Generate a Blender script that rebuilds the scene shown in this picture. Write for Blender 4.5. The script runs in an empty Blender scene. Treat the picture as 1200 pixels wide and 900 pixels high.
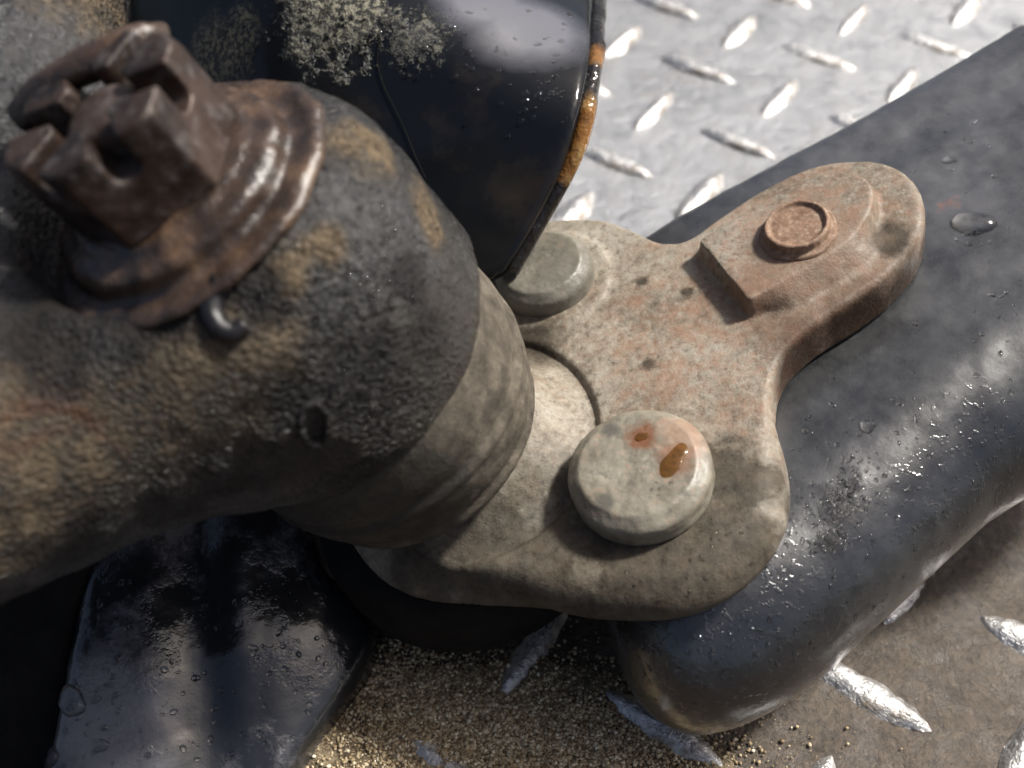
import bpy, math, random
import numpy as np
from mathutils import Vector, Matrix
from mathutils.bvhtree import BVHTree

# ------------------------------------------------------------------ camera, sky, sun
SC = bpy.context.scene
CM = 0.01
HFOV = math.radians(50); TILT = math.radians(42)
FPX = 600/math.tan(HFOV/2)
FW = np.array([0, math.sin(TILT), -math.cos(TILT)])
UP = np.array([0, math.cos(TILT), math.sin(TILT)])
RT = np.array([1.0, 0, 0])
def ray(x, y): return FW + RT*(x-600)/FPX + UP*(450-y)/FPX
ANCHOR = np.array([0, 0, 4.5])                 # a point on the plate's face, cm above the floor
CAM = ANCHOR - 16*ray(760, 480)
cd = bpy.data.cameras.new('camera'); cam = bpy.data.objects.new('camera', cd); SC.collection.objects.link(cam)
cam.matrix_world = Matrix(((RT[0], UP[0], -FW[0], CAM[0]*CM), (RT[1], UP[1], -FW[1], CAM[1]*CM), (RT[2], UP[2], -FW[2], CAM[2]*CM), (0, 0, 0, 1)))
cd.sensor_width = 36; cd.angle = HFOV; cd.clip_start = 0.005; cd.clip_end = 20
cd.dof.use_dof = True; cd.dof.focus_distance = 0.162; cd.dof.aperture_fstop = 18
SC.camera = cam

SUN_EL, SUN_AZ = math.radians(55), math.radians(68)      # azimuth from +Y towards +X
w = bpy.data.worlds.new("World"); SC.world = w; w.use_nodes = True
wn = w.node_tree.nodes; wl = w.node_tree.links
bg = wn['Background']; sky = wn.new('ShaderNodeTexSky'); sky.sky_type = 'NISHITA'; sky.sun_disc = False
sky.sun_elevation = SUN_EL; sky.sun_rotation = SUN_AZ; sky.dust_density = 6.0; sky.air_density = 0.8; sky.ozone_density = 0.4
wl.new(sky.outputs[0], bg.inputs[0]); bg.inputs[1].default_value = 0.072
sd = bpy.data.lights.new('sun', 'SUN'); sun = bpy.data.objects.new('sun', sd); SC.collection.objects.link(sun)
sd.energy = 4.5; sd.angle = math.radians(7.0); sd.color = (1.0, 0.97, 0.91)
dirv = Vector((math.sin(SUN_AZ)*math.cos(SUN_EL), math.cos(SUN_AZ)*math.cos(SUN_EL), math.sin(SUN_EL)))
sun.rotation_euler = dirv.to_track_quat('Z', 'Y').to_euler()
sun.location = (0.4, -0.2, 0.8)
SC.view_settings.view_transform = 'Standard'; SC.view_settings.look = 'None'
SC.view_settings.exposure = 0.6; SC.view_settings.gamma = 1.0
SC.cycles.use_denoising = True

# ------------------------------------------------------------------ maths helpers (all in cm)
def unit(v): v = np.asarray(v, float); return v/np.linalg.norm(v)
CB = np.stack([RT, UP, -FW])
def c2w(v): return np.asarray(v, float) @ CB
def at(x, y, d): return CAM + d*ray(x, y)              # pixel and distance -> place
class Frame:
    def __init__(s, o, e1, n):
        s.o = np.asarray(o, float); s.n = unit(n); e1 = np.asarray(e1, float)
        s.e1 = unit(e1 - (e1 @ s.n)*s.n); s.e2 = np.cross(s.n, s.e1); s.M = np.stack([s.e1, s.e2, s.n])
    def w(s, P): return s.o + np.asarray(P) @ s.M
    def px(s, x, y, h=0):                                # pixel -> (u,v) on the plane at height h
        r = ray(x, y); t = (h - (CAM - s.o) @ s.n)/(r @ s.n); q = CAM + r*t - s.o
        return np.array([q @ s.e1, q @ s.e2])
    def pxs(s, pts, h=0): return np.array([s.px(x, y, h) for x, y in pts])

def smooth_poly(P, n=3):
    P = np.asarray(P, float)
    for _ in range(n):
        Q = np.roll(P, -1, 0); P = np.stack([P*.75+Q*.25, P*.25+Q*.75], 1).reshape(-1, 2)
    return P
def poly_sdf(U, V, P):
    d = np.full(U.shape, 1e9, np.float32); ins = np.zeros(U.shape, bool)
    n = len(P)
    for i in range(n):
        ax, ay = P[i]; bx, by = P[(i+1) % n]
        ex, ey = bx-ax, by-ay; wx, wy = U-ax, V-ay
        t = np.clip((wx*ex+wy*ey)/(ex*ex+ey*ey+1e-12), 0, 1)
        d = np.minimum(d, (wx-ex*t)**2+(wy-ey*t)**2)
        if ay != by:
            c = ((ay > V) != (by > V)) & (U < (bx-ax)*(V-ay)/(by-ay)+ax); ins ^= c
    d = np.sqrt(d); return np.where(ins, -d, d)
def smin(a, b, k): h = np.clip(.5+.5*(b-a)/k, 0, 1); return b*(1-h)+a*h-k*h*(1-h)
def smax(a, b, k): return -smin(-a, -b, k)
def extr(d2, W, lo, hi, r):
    dw = np.abs(W-(lo+hi)/2)-(hi-lo)/2
    a, b = d2+r, dw+r
    return np.minimum(np.maximum(a, b), 0)+np.sqrt(np.maximum(a, 0)**2+np.maximum(b, 0)**2)-r
def capsule(X, Y, Z, a, b, ra, rb):
    ax, ay, az = a; d = np.asarray(b)-np.asarray(a); L = d @ d
    t = np.clip(((X-ax)*d[0]+(Y-ay)*d[1]+(Z-az)*d[2])/L, 0, 1)
    return np.sqrt((X-ax-d[0]*t)**2+(Y-ay-d[1]*t)**2+(Z-az-d[2]*t)**2)-(ra+(rb-ra)*t)
def step(a, b, x): t = np.clip((x-a)/(b-a), 0, 1); return t*t*(3-2*t)

def vnoise(P, scale, seed=0):
    rs = np.random.RandomState(seed+7); T = rs.rand(32, 32, 32).astype(np.float32)
    q = P*scale+seed*3.17; i = np.floor(q).astype(int); f = q-i; f = f*f*(3-2*f)
    def g(a, b, c): return T[(i[:, 0]+a) & 31, (i[:, 1]+b) & 31, (i[:, 2]+c) & 31]
    x, y, z = f.T
    r = 0
    for a in (0, 1):
        for b in (0, 1):
            for c in (0, 1):
                r = r+g(a, b, c)*(x if a else 1-x)*(y if b else 1-y)*(z if c else 1-z)
    return r*2-1
def fbm(P, scale, seed=0, o=4):
    r = 0; a = 1; 
    for k in range(o): r = r+a*vnoise(P, scale*2.03**k, seed+k); a *= .5
    return r

def surfnet(fn, lo, hi, res):
    ax = [np.arange(lo[i], hi[i]+res, res, dtype=np.float32) for i in range(3)]
    X = ax[0][:, None, None]; Y = ax[1][None, :, None]; Z = ax[2][None, None, :]
    D = np.ascontiguousarray(np.broadcast_to(fn(X, Y, Z), (len(ax[0]), len(ax[1]), len(ax[2])))).astype(np.float32)
    D[0] = D[-1] = 1; D[:, 0] = D[:, -1] = 1; D[:, :, 0] = D[:, :, -1] = 1
    S = D < 0
    n0, n1, n2 = D.shape
    cnt = np.zeros((n0-1, n1-1, n2-1), np.int8)
    C8 = [(a, b, c) for a in (0, 1) for b in (0, 1) for c in (0, 1)]
    for a, b, c in C8: cnt += S[a:n0-1+a, b:n1-1+b, c:n2-1+c]
    I, J, K = np.nonzero((cnt > 0) & (cnt < 8))
    vals = {c: D[I+c[0], J+c[1], K+c[2]] for c in C8}
    acc = np.zeros((len(I), 3)); num = np.zeros(len(I))
    for i, c in enumerate(C8):
        for e in C8[i+1:]:
            if sum(abs(c[k]-e[k]) for k in range(3)) != 1: continue
            va, vb = vals[c], vals[e]; m = (va < 0) != (vb < 0)
            t = np.where(m, va/(va-vb+1e-20), 0)
            acc += np.where(m[:, None], np.array(c)+(np.array(e)-np.array(c))*t[:, None], 0); num += m
    V = (np.stack([I, J, K], 1)+acc/num[:, None])*res+np.array(lo)
    idx = np.full(cnt.shape, -1, np.int32); idx[I, J, K] = np.arange(len(I))
    Q = []
    for d in range(3):
        s0 = [slice(None)]*3; s1 = [slice(None)]*3; s0[d] = slice(0, -1); s1[d] = slice(1, None)
        A, B = S[tuple(s0)], S[tuple(s1)]
        e = np.argwhere(A != B); o = [k for k in range(3) if k != d]
        e = e[(e[:, o[0]] > 0) & (e[:, o[1]] > 0)]
        neg = A[e[:, 0], e[:, 1], e[:, 2]]
        def cell(p, q):
            f = e.copy(); f[:, o[0]] -= p; f[:, o[1]] -= q; return idx[f[:, 0], f[:, 1], f[:, 2]]
        q = np.stack([cell(1, 1), cell(0, 1), cell(0, 0), cell(1, 0)], 1)
        flip = neg if d != 1 else ~neg
        q[~flip] = q[~flip][:, ::-1]
        Q.append(q)
    Q = np.concatenate(Q); return V, Q[(Q >= 0).all(1)]
def vnormals(V, Q):
    n = np.cross(V[Q[:, 2]]-V[Q[:, 0]], V[Q[:, 3]]-V[Q[:, 1]]); N = np.zeros_like(V)
    for k in range(Q.shape[1]):
        for c in range(3): N[:, c] += np.bincount(Q[:, k], n[:, c], len(V))
    return N/(np.linalg.norm(N, axis=1)[:, None]+1e-12)
def roughen(V, Q, amps):
    N = vnormals(V, Q); h = 0
    for s, a, seed in amps: h = h+a*fbm(V, s, seed, 3)
    return V+N*h[:, None]

BV = {}
def hit(key, x, y):
    d = Vector(ray(x, y)).normalized(); r = BV[key].ray_cast(Vector(CAM), d)
    return (np.array(r[0]), np.array(r[1])) if r[0] is not None else (None, None)
def skin(key, x, y, d=13):
    p, n = hit(key, x, y); return at(x, y, d) if p is None else p
def rebvh(key, V, F): BV[key] = BVHTree.FromPolygons([Vector(p) for p in V], F.tolist())
def mesh_obj(name, V, F, mat, parent=None, origin=None, smooth=True, bvh=False):
    """V in cm, world; linked as ONE mesh object whose origin is at its base"""
    V = np.asarray(V, float)
    me = bpy.data.meshes.new(name)
    o = bpy.data.objects.new(name, me)
    if origin is None:
        c = (V.min(0)+V.max(0))/2; origin = np.array([c[0], c[1], V[:, 2].min()])
    L = (V-origin)*CM
    if isinstance(F, np.ndarray):
        me.vertices.add(len(L)); me.vertices.foreach_set('co', L.astype(np.float32).ravel())
        k = F.shape[1]; me.loops.add(F.size); me.loops.foreach_set('vertex_index', F.astype(np.int32).ravel())
        me.polygons.add(len(F)); me.polygons.foreach_set('loop_start', np.arange(0, F.size, k, dtype=np.int32))
        me.update(calc_edges=True); me.validate()
    else:
        me.from_pydata(L.tolist(), [], F)
    if smooth: me.polygons.foreach_set('use_smooth', [True]*len(me.polygons))
    me.materials.append(mat); SC.collection.objects.link(o)
    o.location = Vector(origin*CM)
    if parent is not None:
        o.parent = parent; o.location = Vector(origin*CM)-parent.location
    if bvh: BV[bvh] = BVHTree.FromPolygons([Vector(p) for p in V], F.tolist() if isinstance(F, np.ndarray) else F)
    return o
def tag(o, label, cat, group=None, kind=None):
    o['label'] = label; o['category'] = cat
    if group: o['group'] = group
    if kind: o['kind'] = kind
    return o
def empty(name, loc):
    o = bpy.data.objects.new(name, None); o.location = Vector(np.asarray(loc)*CM); o.empty_display_size = .005
    SC.collection.objects.link(o); return o

def lathe(fr, prof, n=128, wob=None, closed_top=True):
    """prof: list of (r,h). r==0 at ends closes"""
    prof = np.array(prof, float); th = np.linspace(0, 2*np.pi, n, endpoint=False)
    V = []; 
    for r, h in prof:
        V.append(np.stack([r*np.cos(th), r*np.sin(th), np.full(n, h)], 1))
    V = np.concatenate(V); m = len(prof); F = []
    for i in range(m-1):
        a = i*n+np.arange(n); b = i*n+(np.arange(n)+1) % n
        F.append(np.stack([a, b, b+n, a+n], 1))
    F = np.concatenate(F)
    return fr.w(V), F
def dens(prof, ds=.05):
    out = []; P = np.array(prof, float)
    for a, b in zip(P[:-1], P[1:]):
        k = max(1, int(np.linalg.norm(b-a)/ds))
        for i in range(k): out.append(a+(b-a)*i/k)
    out.append(P[-1]); out = np.array(out)
    for _ in range(2): out[1:-1] = (out[:-2]+2*out[1:-1]+out[2:])/4
    out[:, 0] = np.maximum(out[:, 0], 1e-4)
    return out

# ------------------------------------------------------------------ materials
class NT:
    def __init__(s, name):
        s.m = bpy.data.materials.new(name); s.m.use_nodes = True; t = s.m.node_tree; s.n, s.l = t.nodes, t.links
        s.b = s.n['Principled BSDF']; s.tc = s.n.new('ShaderNodeTexCoord'); s.geo = s.n.new('ShaderNodeNewGeometry')
    def mapped(s, sc=(1, 1, 1), rot=(0, 0, 0)):
        m = s.n.new('ShaderNodeMapping'); m.inputs['Scale'].default_value = sc; m.inputs['Rotation'].default_value = rot
        s.l.new(s.tc.outputs['Object'], m.inputs[0]); return m.outputs[0]
    def noise(s, scale, detail=5, rough=.6, vec=None, dist=0):
        x = s.n.new('ShaderNodeTexNoise'); x.inputs['Scale'].default_value = scale; x.inputs['Detail'].default_value = detail
        x.inputs['Roughness'].default_value = rough; x.inputs['Distortion'].default_value = dist
        s.l.new(vec if vec else s.tc.outputs['Object'], x.inputs['Vector']); return x.outputs['Fac']
    def voro(s, scale, feat='F1', vec=None):
        x = s.n.new('ShaderNodeTexVoronoi'); x.feature = feat; x.inputs['Scale'].default_value = scale
        s.l.new(vec if vec else s.tc.outputs['Object'], x.inputs['Vector']); return x.outputs['Distance']
    def ramp(s, fac, stops):
        r = s.n.new('ShaderNodeValToRGB'); e = r.color_ramp.elements
        while len(e) < len(stops): e.new(.5)
        for i, (p, c) in enumerate(stops):
            e[i].position = p; e[i].color = (c, c, c, 1) if not hasattr(c, '__len__') else (*c, 1)
        s.l.new(fac, r.inputs[0]); return r.outputs[0]
    def mix(s, f, a, b, mode='MIX'):
        x = s.n.new('ShaderNodeMix'); x.data_type = 'RGBA'; x.blend_type = mode
        for v, i in ((f, 0), (a, 6), (b, 7)):
            if hasattr(v, 'links'): s.l.new(v, x.inputs[i])
            elif i == 0: x.inputs[0].default_value = v
            else: x.inputs[i].default_value = (v, v, v, 1) if not hasattr(v, '__len__') else (*v, 1)
        return x.outputs[2]
    def math(s, op, a, b=0.0, clamp=False):
        x = s.n.new('ShaderNodeMath'); x.operation = op; x.use_clamp = clamp
        for v, i in ((a, 0), (b, 1)):
            if hasattr(v, 'links'): s.l.new(v, x.inputs[i])
            else: x.inputs[i].default_value = v
        return x.outputs[0]
    def spot(s, p, r, r0=0.0, wob=.35, nscale=150):
        """1 inside a patch of radius r (cm) round the point p (cm, world), fraying outwards"""
        d = s.n.new('ShaderNodeVectorMath'); d.operation = 'DISTANCE'; s.l.new(s.geo.outputs['Position'], d.inputs[0])
        d.inputs[1].default_value = tuple(np.asarray(p)*CM)
        nz = s.noise(nscale, 5, .65)
        e = s.math('ADD', s.math('DIVIDE', d.outputs['Value'], r*CM), s.math('MULTIPLY', s.math('SUBTRACT', nz, .5), wob*4))
        m = s.n.new('ShaderNodeMapRange'); m.inputs[1].default_value = 1.15; m.inputs[2].default_value = .55+r0
        s.l.new(e, m.inputs[0]); return m.outputs[0]
    def set(s, k, v):
        if hasattr(v, 'links'): s.l.new(v, s.b.inputs[k])
        else: s.b.inputs[k].default_value = v if not hasattr(v, '__len__') else (*v, 1)
    def bump(s, layers, coat=False):
        last = None
        for h, st, ds in layers:
            b = s.n.new('ShaderNodeBump'); b.inputs['Strength'].default_value = st; b.inputs['Distance'].default_value = ds
            s.l.new(h, b.inputs['Height'])
            if last: s.l.new(last, b.inputs['Normal'])
            last = b.outputs[0]
        s.l.new(last, s.b.inputs['Normal'])
        if coat: s.l.new(last, s.b.inputs['Coat Normal'])

# frames
th = math.radians(40)
NP = c2w([-0.42*math.sin(th), .9*math.sin(th), math.cos(th)])
PF = Frame(ANCHOR, c2w([.9, .42, 0]), NP)                     # plate
S0 = PF.w([*PF.px(506, 520, 0), 0])
_d = min(np.arange(8, 14, .005), key=lambda d: abs(np.linalg.norm(at(176, 192, d)-S0)-6.45))
AX = unit(at(176, 192, _d)-S0)                 # the nut's foot sits 6.45 cm up the stud
SF = Frame(S0, c2w([.83, .56, 0]), AX)                        # stud axis
def pp(x, y, h=0): return PF.w([*PF.px(x, y, h), h])

def m_plate():
    t = NT('dusty_rusted_steel')
    n1 = t.noise(55, 6, .7); n2 = t.noise(260, 8, .75); n3 = t.noise(900, 6, .7); nf = t.noise(2600, 4, .6)
    base = t.ramp(n1, [(.35, (.13, .105, .075)), (.5, (.225, .195, .15)), (.66, (.31, .285, .235))])
    nh = t.noise(2200, 5, .75)
    base = t.mix(t.ramp(n3, [(.5, 0), (.68, .6)]), base, (.36, .33, .265))
    base = t.mix(t.ramp(n3, [(.36, .75), (.46, 0)]), base, (.085, .066, .048))
    base = t.mix(t.ramp(nh, [(.36, .4), (.46, 0)]), base, (.09, .07, .05))
    base = t.mix(t.ramp(t.noise(110, 6, .75, dist=.8), [(.54, 0), (.66, .5)]), base, (.12, .097, .07))
    rust = t.math('MULTIPLY', t.ramp(n2, [(.42, 0), (.6, 1)]), t.math('ADD', t.spot(pp(850, 400), 2.0, wob=.5), t.math('MULTIPLY', t.spot(pp(960, 300), 2.4), 1.0), True))
    base = t.mix(t.math('MULTIPLY', rust, .55), base, (.24, .12, .07))
    rust2 = t.math('MULTIPLY', t.ramp(t.noise(420, 6, .7), [(.54, 0), (.66, 1)]), .35)
    base = t.mix(rust2, base, (.22, .115, .06))
    brown = t.math('MULTIPLY', t.spot(pp(960, 330, .2), 1.5, wob=.4), .55)
    base = t.mix(brown, base, (.15, .085, .052))
    wall = t.math('MAXIMUM', t.spot(pp(1010, 385, -.6), .8, wob=.25), t.spot(pp(935, 430, -.6), .75, wob=.25)); wall = t.math('MAXIMUM', wall, t.spot(pp(1066, 345, -.75), .75, wob=.2)); wall = t.math('MAXIMUM', wall, t.spot(pp(1085, 300, -.8), .6, wob=.2))  # brown lug side walls, with their shade painted in too
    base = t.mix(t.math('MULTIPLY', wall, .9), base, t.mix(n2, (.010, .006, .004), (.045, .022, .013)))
    stain_shade = t.math('ADD', t.spot(pp(848, 555), .62, wob=.4), t.spot(pp(840, 660, -.3), 1.5, wob=.55), True)  # stain right of the rivet; roll-off shade of the lower lobe painted in
    stain_shade = t.math('ADD', stain_shade, t.spot(pp(610, 690, -.3), 2.0, wob=.4), True)  # shade along the plate's lower rim, painted in
    stain_shade = t.math('ADD', stain_shade, t.spot(pp(630, 400), .5, wob=.4), True)  # soft shadow beside the boot, painted onto the plate
    stain_shade = t.math('MAXIMUM', stain_shade, t.spot(pp(1045, 280, 0), .4, wob=.4))
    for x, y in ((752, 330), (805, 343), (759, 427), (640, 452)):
        stain_shade = t.math('MAXIMUM', stain_shade, t.spot(pp(x, y), .13, wob=.25, nscale=900))
    for x, y, r in ((740, 718, 1.0), (820, 708, 1.0), (660, 712, 1.0), (580, 690, 1.0), (880, 672, .75), (510, 668, .9), (560, 640, .45), (920, 600, .4)): stain_shade = t.math('MAXIMUM', stain_shade, t.spot(pp(x, y, -.55), r, wob=.35))  # more shade on the rolled lower edge, put into the colour
    stain_shade = t.math('MAXIMUM', stain_shade, t.math('MULTIPLY', t.spot(pp(500, 640, -.4), .7, wob=.5), .9))  # shaded lower left end of the plate, painted in
    base = t.mix(t.math('MULTIPLY', stain_shade, .85), base, t.mix(t.ramp(n2, [(.35, 0), (.65, 1)]), (.014, .012, .010), (.085, .070, .052)))
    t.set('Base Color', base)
    t.set('Roughness', t.mix(stain_shade, t.ramp(n2, [(.3, .42), (.7, .68)]), t.ramp(n3, [(.35, .38), (.65, .7)])))
    t.set('Specular IOR Level', t.mix(t.math('MAXIMUM', stain_shade, wall), .42, .12))
    t.bump([(n1, .2, .001), (n2, .25, .0005), (n3, .55, .00025), (nf, .5, .00012)])
    return t.m
def m_rivet():
    t = NT('pale_dusty_rivet_steel')
    n1 = t.noise(180, 6, .7); n2 = t.noise(700, 6, .7)
    base = t.ramp(n1, [(.35, (.13, .115, .088)), (.62, (.245, .225, .175))])
    base = t.mix(t.ramp(n2, [(.55, 0), (.7, .6)]), base, (.30, .19, .13))
    base = t.mix(t.ramp(n2, [(.3, .7), (.42, 0)]), base, (.09, .085, .075))
    st = t.math('MAXIMUM', t.spot(pp(752, 512, .5), .26, wob=.4, nscale=600), t.math('MULTIPLY', t.spot(pp(790, 540, .5), .30, wob=.4, nscale=600), .7))
    base = t.mix(t.math('MULTIPLY', st, .9), base, (.15, .06, .025))
    st = t.math('MAXIMUM', t.spot(pp(615, 300, .4), .22, wob=.5, nscale=500), t.spot(pp(716, 505, .5), .14, wob=.4, nscale=500))
    st = t.math('MAXIMUM', st, t.spot(pp(708, 590, .5), .14, wob=.4, nscale=500))
    base = t.mix(t.math('MULTIPLY', st, .8), base, (.08, .075, .065))
    pk = t.spot(pp(800, 510, .5), .4, wob=.4, nscale=300)
    base = t.mix(t.math('MULTIPLY', pk, .45), base, (.34, .19, .12))
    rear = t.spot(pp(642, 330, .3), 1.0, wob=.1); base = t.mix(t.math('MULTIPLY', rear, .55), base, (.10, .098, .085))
    t.set('Base Color', base); t.set('Roughness', t.ramp(n1, [(.3, .32), (.7, .6)]))
    t.bump([(n1, .3, .0006), (n2, .35, .00025)])
    return t.m
def m_stud():
    t = NT('rusty_pin_steel'); n1 = t.noise(300, 6, .7); n2 = t.noise(1200, 5, .7)
    t.set('Base Color', t.mix(t.ramp(n2, [(.5, 0), (.7, .5)]), t.ramp(n1, [(.35, (.13, .07, .042)), (.65, (.27, .17, .11))]), (.4, .33, .26)))
    t.set('Roughness', .75); t.bump([(n1, .3, .0004), (n2, .3, .0002)]); return t.m
def m_arm():
    t = NT('worn_black_satin_paint')
    n1 = t.noise(28, 6, .65); n2 = t.noise(120, 8, .7); n3 = t.noise(700, 6, .7); nf = t.noise(2500, 3, .6)
    base = t.ramp(n2, [(.35, (.012, .013, .014)), (.65, (.035, .036, .038))])
    dust = t.math('MULTIPLY', t.ramp(n1, [(.42, 0), (.62, 1)]), t.ramp(n3, [(.35, .3), (.65, .6)]))
    edge = t.spot(PF.w([*PF.px(1010, 150, -.9), -.9]), 3.2, wob=.3)
    dust = t.math('ADD', t.math('MULTIPLY', dust, .4), t.math('MULTIPLY', edge, t.ramp(n2, [(.35, .2), (.65, .6)])), True)
    base = t.mix(dust, base, t.mix(n3, (.045, .049, .056), (.085, .088, .095)))
    A_ = lambda x, y, h: PF.w([*PF.px(x, y, h), h])
    wet = t.math('MAXIMUM', t.spot(A_(988, 590, -1), .38, wob=.5, nscale=350), t.spot(A_(975, 635, -1.1), .25, wob=.5, nscale=350))
    wet_shade = t.math('MAXIMUM', t.spot(A_(850, 790, -2.3), 2.3, wob=.5), t.spot(A_(1130, 570, -2), 1.3, wob=.6))  # wet patches that also paint the shade of the arm's lower end
    wv2 = t.math('MULTIPLY', t.ramp(t.noise(900, 2, .5), [(.58, 0), (.66, 1)]), wet_shade); wet_shade = t.math('MULTIPLY', wet_shade, .8)
    base = t.mix(t.math('MULTIPLY', t.math('MAXIMUM', wet, wet_shade), .9), base, (.006, .006, .007))
    rs = t.math('MULTIPLY', t.ramp(n2, [(.66, 0), (.74, 1)]), .6); base = t.mix(rs, base, (.16, .06, .03))
    t.set('Base Color', base)
    r = t.ramp(n2, [(.3, .20), (.7, .40)])
    r = t.mix(dust, r, .40); r = t.mix(t.math('MAXIMUM', wet, wet_shade), r, .16); wv = t.math('MULTIPLY', t.noise(520, 3, .5), wet)
    cr = t.ramp(t.noise(70, 5, .6), [(.35, .14), (.6, .42)]); t.set('Coat Weight', t.ramp(n1, [(.3, .5), (.6, 1)])); t.set('Coat Roughness', cr); t.set('Coat IOR', 1.5)
    t.set('Roughness', r); t.set('Specular IOR Level', .8)
    t.bump([(wv, .3, .0005), (wv2, .3, .0004), (n1, .15, .0012), (n2, .10, .0004), (n3, .3, .00014), (nf, .15, .00006)])
    return t.m
def mk_knuckle():
    t = NT('oily_cast_iron'); K = lambda x, y: skin('knuckle', x, y)
    n1 = t.noise(45, 7, .7); n2 = t.noise(170, 8, .75); n3 = t.noise(900, 6, .75); v = t.voro(1500); n4 = t.noise(90, 8, .75, dist=.6)
    base = t.ramp(n2, [(.36, (.004, .004, .004)), (.5, (.012, .011, .010)), (.66, (.038, .032, .025))])
    def many(L, f=1.0, w=.45):
        o = None
        for x, y, r in L:
            q = t.spot(K(x, y), r, wob=w); o = q if o is None else t.math('MAXIMUM', o, q)
        return t.math('MULTIPLY', o, f)
    grey = many([(430, 230, 1.0), (400, 290, .8), (470, 300, .7), (30, 220, 1.1), (60, 60, 1.3)], 1)
    base = t.mix(t.math('MULTIPLY', grey, t.ramp(n3, [(.38, .2), (.6, .95)])), base, (.06, .06, .064))
    tan = t.math('MAXIMUM', many([(505, 255, .42), (440, 175, .45), (520, 200, .4), (335, 325, .30), (385, 290, .27), (410, 175, .4), (350, 300, .25)], 1.0, .4), many([(220, 440, 1.2), (60, 480, 1.1), (130, 30, 1.0), (160, 520, .8), (300, 440, .7), (30, 620, .8), (200, 470, .9)], .8, .7))
    tan = t.math('MAXIMUM', tan, many([(150, 455, .22), (165, 370, .25), (18, 405, .12), (220, 335, .2), (360, 30, .3)], 1.0, .4))
    tan = t.math('MULTIPLY', tan, t.ramp(n2, [(.36, .15), (.54, 1)]))
    base = t.mix(tan, base, t.mix(t.ramp(n3, [(.35, 0), (.6, 1)]), (.05, .036, .023), (.19, .145, .095)))
    red = t.math('MULTIPLY', t.ramp(n4, [(.52, 0), (.62, 1)]), many([(100, 490, 1.0), (60, 330, .9), (230, 260, .8)], .7)); base = t.mix(red, base, (.11, .045, .022))
    oil = t.ramp(n4, [(.38, 0), (.48, 1)])
    pits = t.ramp(n4, [(.34, 1), (.42, 0)]); base = t.mix(t.math('MULTIPLY', pits, .85), base, (.006, .006, .006))
    base = t.mix(t.math('MULTIPLY', t.math('MULTIPLY', oil, .45), t.math('SUBTRACT', 1.0, tan, True)), base, (.010, .009, .008))
    dk = many([(440, 450, .75), (400, 520, .8), (500, 400, .5), (280, 560, .7), (80, 385, .9), (200, 590, .6), (320, 545, .6), (300, 340, .35), (200, 350, .5), (100, 640, .7), (420, 570, .8), (360, 480, .6), (140, 400, .5), (480, 330, .35)], 1.0, .5)  # black patches, painting in the shade low on the knuckle
    base = t.mix(t.math('MULTIPLY', dk, .93), base, t.mix(n3, (.004, .004, .005), (.020, .018, .018)))
    t.set('Base Color', base)
    r = t.mix(oil, t.ramp(n3, [(.35, .45), (.65, .75)]), t.ramp(n3, [(.35, .10), (.65, .34)])); r = t.mix(tan, r, .8)
    t.set('Roughness', r); t.set('Specular IOR Level', t.mix(tan, t.mix(dk, .45, .25), .12)); t.set('Coat Weight', t.math('MULTIPLY', t.math('MULTIPLY', oil, t.mix(dk, .6, .3)), t.math('SUBTRACT', 1.0, tan, True))); t.set('Coat Roughness', .12)
    t.bump([(n4, .35, .0015), (n2, .4, .0010), (n3, .9, .0007), (v, .9, .0005)], True)
    return t.m
def mk_boot():
    t = NT('dusty_rubber')
    v = t.mapped((1, 1, 1)); n1 = t.noise(60, 6, .7); n2 = t.noise(260, 8, .72); n3 = t.noise(1100, 5, .7)
    base = t.ramp(n2, [(.32, (.035, .030, .024)), (.5, (.085, .073, .057)), (.7, (.165, .142, .11))])
    low = t.math('ADD', t.spot(skin('boot', 340, 590), 2.45, wob=.2), t.spot(skin('boot', 500, 590), .8, wob=.3), True)  # shadow of the knuckle on the lower boot, painted into the rubber
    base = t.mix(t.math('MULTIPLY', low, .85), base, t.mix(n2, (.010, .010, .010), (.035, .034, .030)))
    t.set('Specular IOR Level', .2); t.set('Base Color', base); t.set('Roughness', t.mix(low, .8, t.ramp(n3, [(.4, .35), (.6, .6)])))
    t.bump([(n1, .3, .001), (n2, .45, .0006), (n3, .5, .00025)]); return t.m
def m_nut():
    t = NT('wet_rusty_nut_steel'); n1 = t.noise(90, 6, .7); n2 = t.noise(420, 7, .7); n3 = t.noise(1800, 4, .6)
    base = t.ramp(n1, [(.35, (.012, .009, .008)), (.52, (.045, .027, .02)), (.68, (.08, .055, .044))])
    base = t.mix(t.ramp(n2, [(.5, 0), (.68, .6)]), base, (.15, .135, .13))
    t.set('Base Color', base); t.set('Roughness', t.ramp(n2, [(.3, .28), (.7, .62)])); t.set('Metallic', .35)
    t.bump([(n1, .3, .001), (n2, .4, .0004), (n3, .3, .0001)]); return t.m
def m_washer():
    t = NT('wet_brown_flange'); n1 = t.noise(110, 6, .7); n2 = t.noise(500, 6, .7)
    base = t.ramp(n1, [(.35, (.012, .010, .009)), (.5, (.045, .028, .019)), (.68, (.13, .08, .048))])
    t.set('Base Color', base); t.set('Roughness', t.ramp(n2, [(.35, .12), (.65, .38)])); t.set('Specular IOR Level', .7)
    t.bump([(n1, .5, .0016), (n2, .4, .0005)]); return t.m
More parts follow.
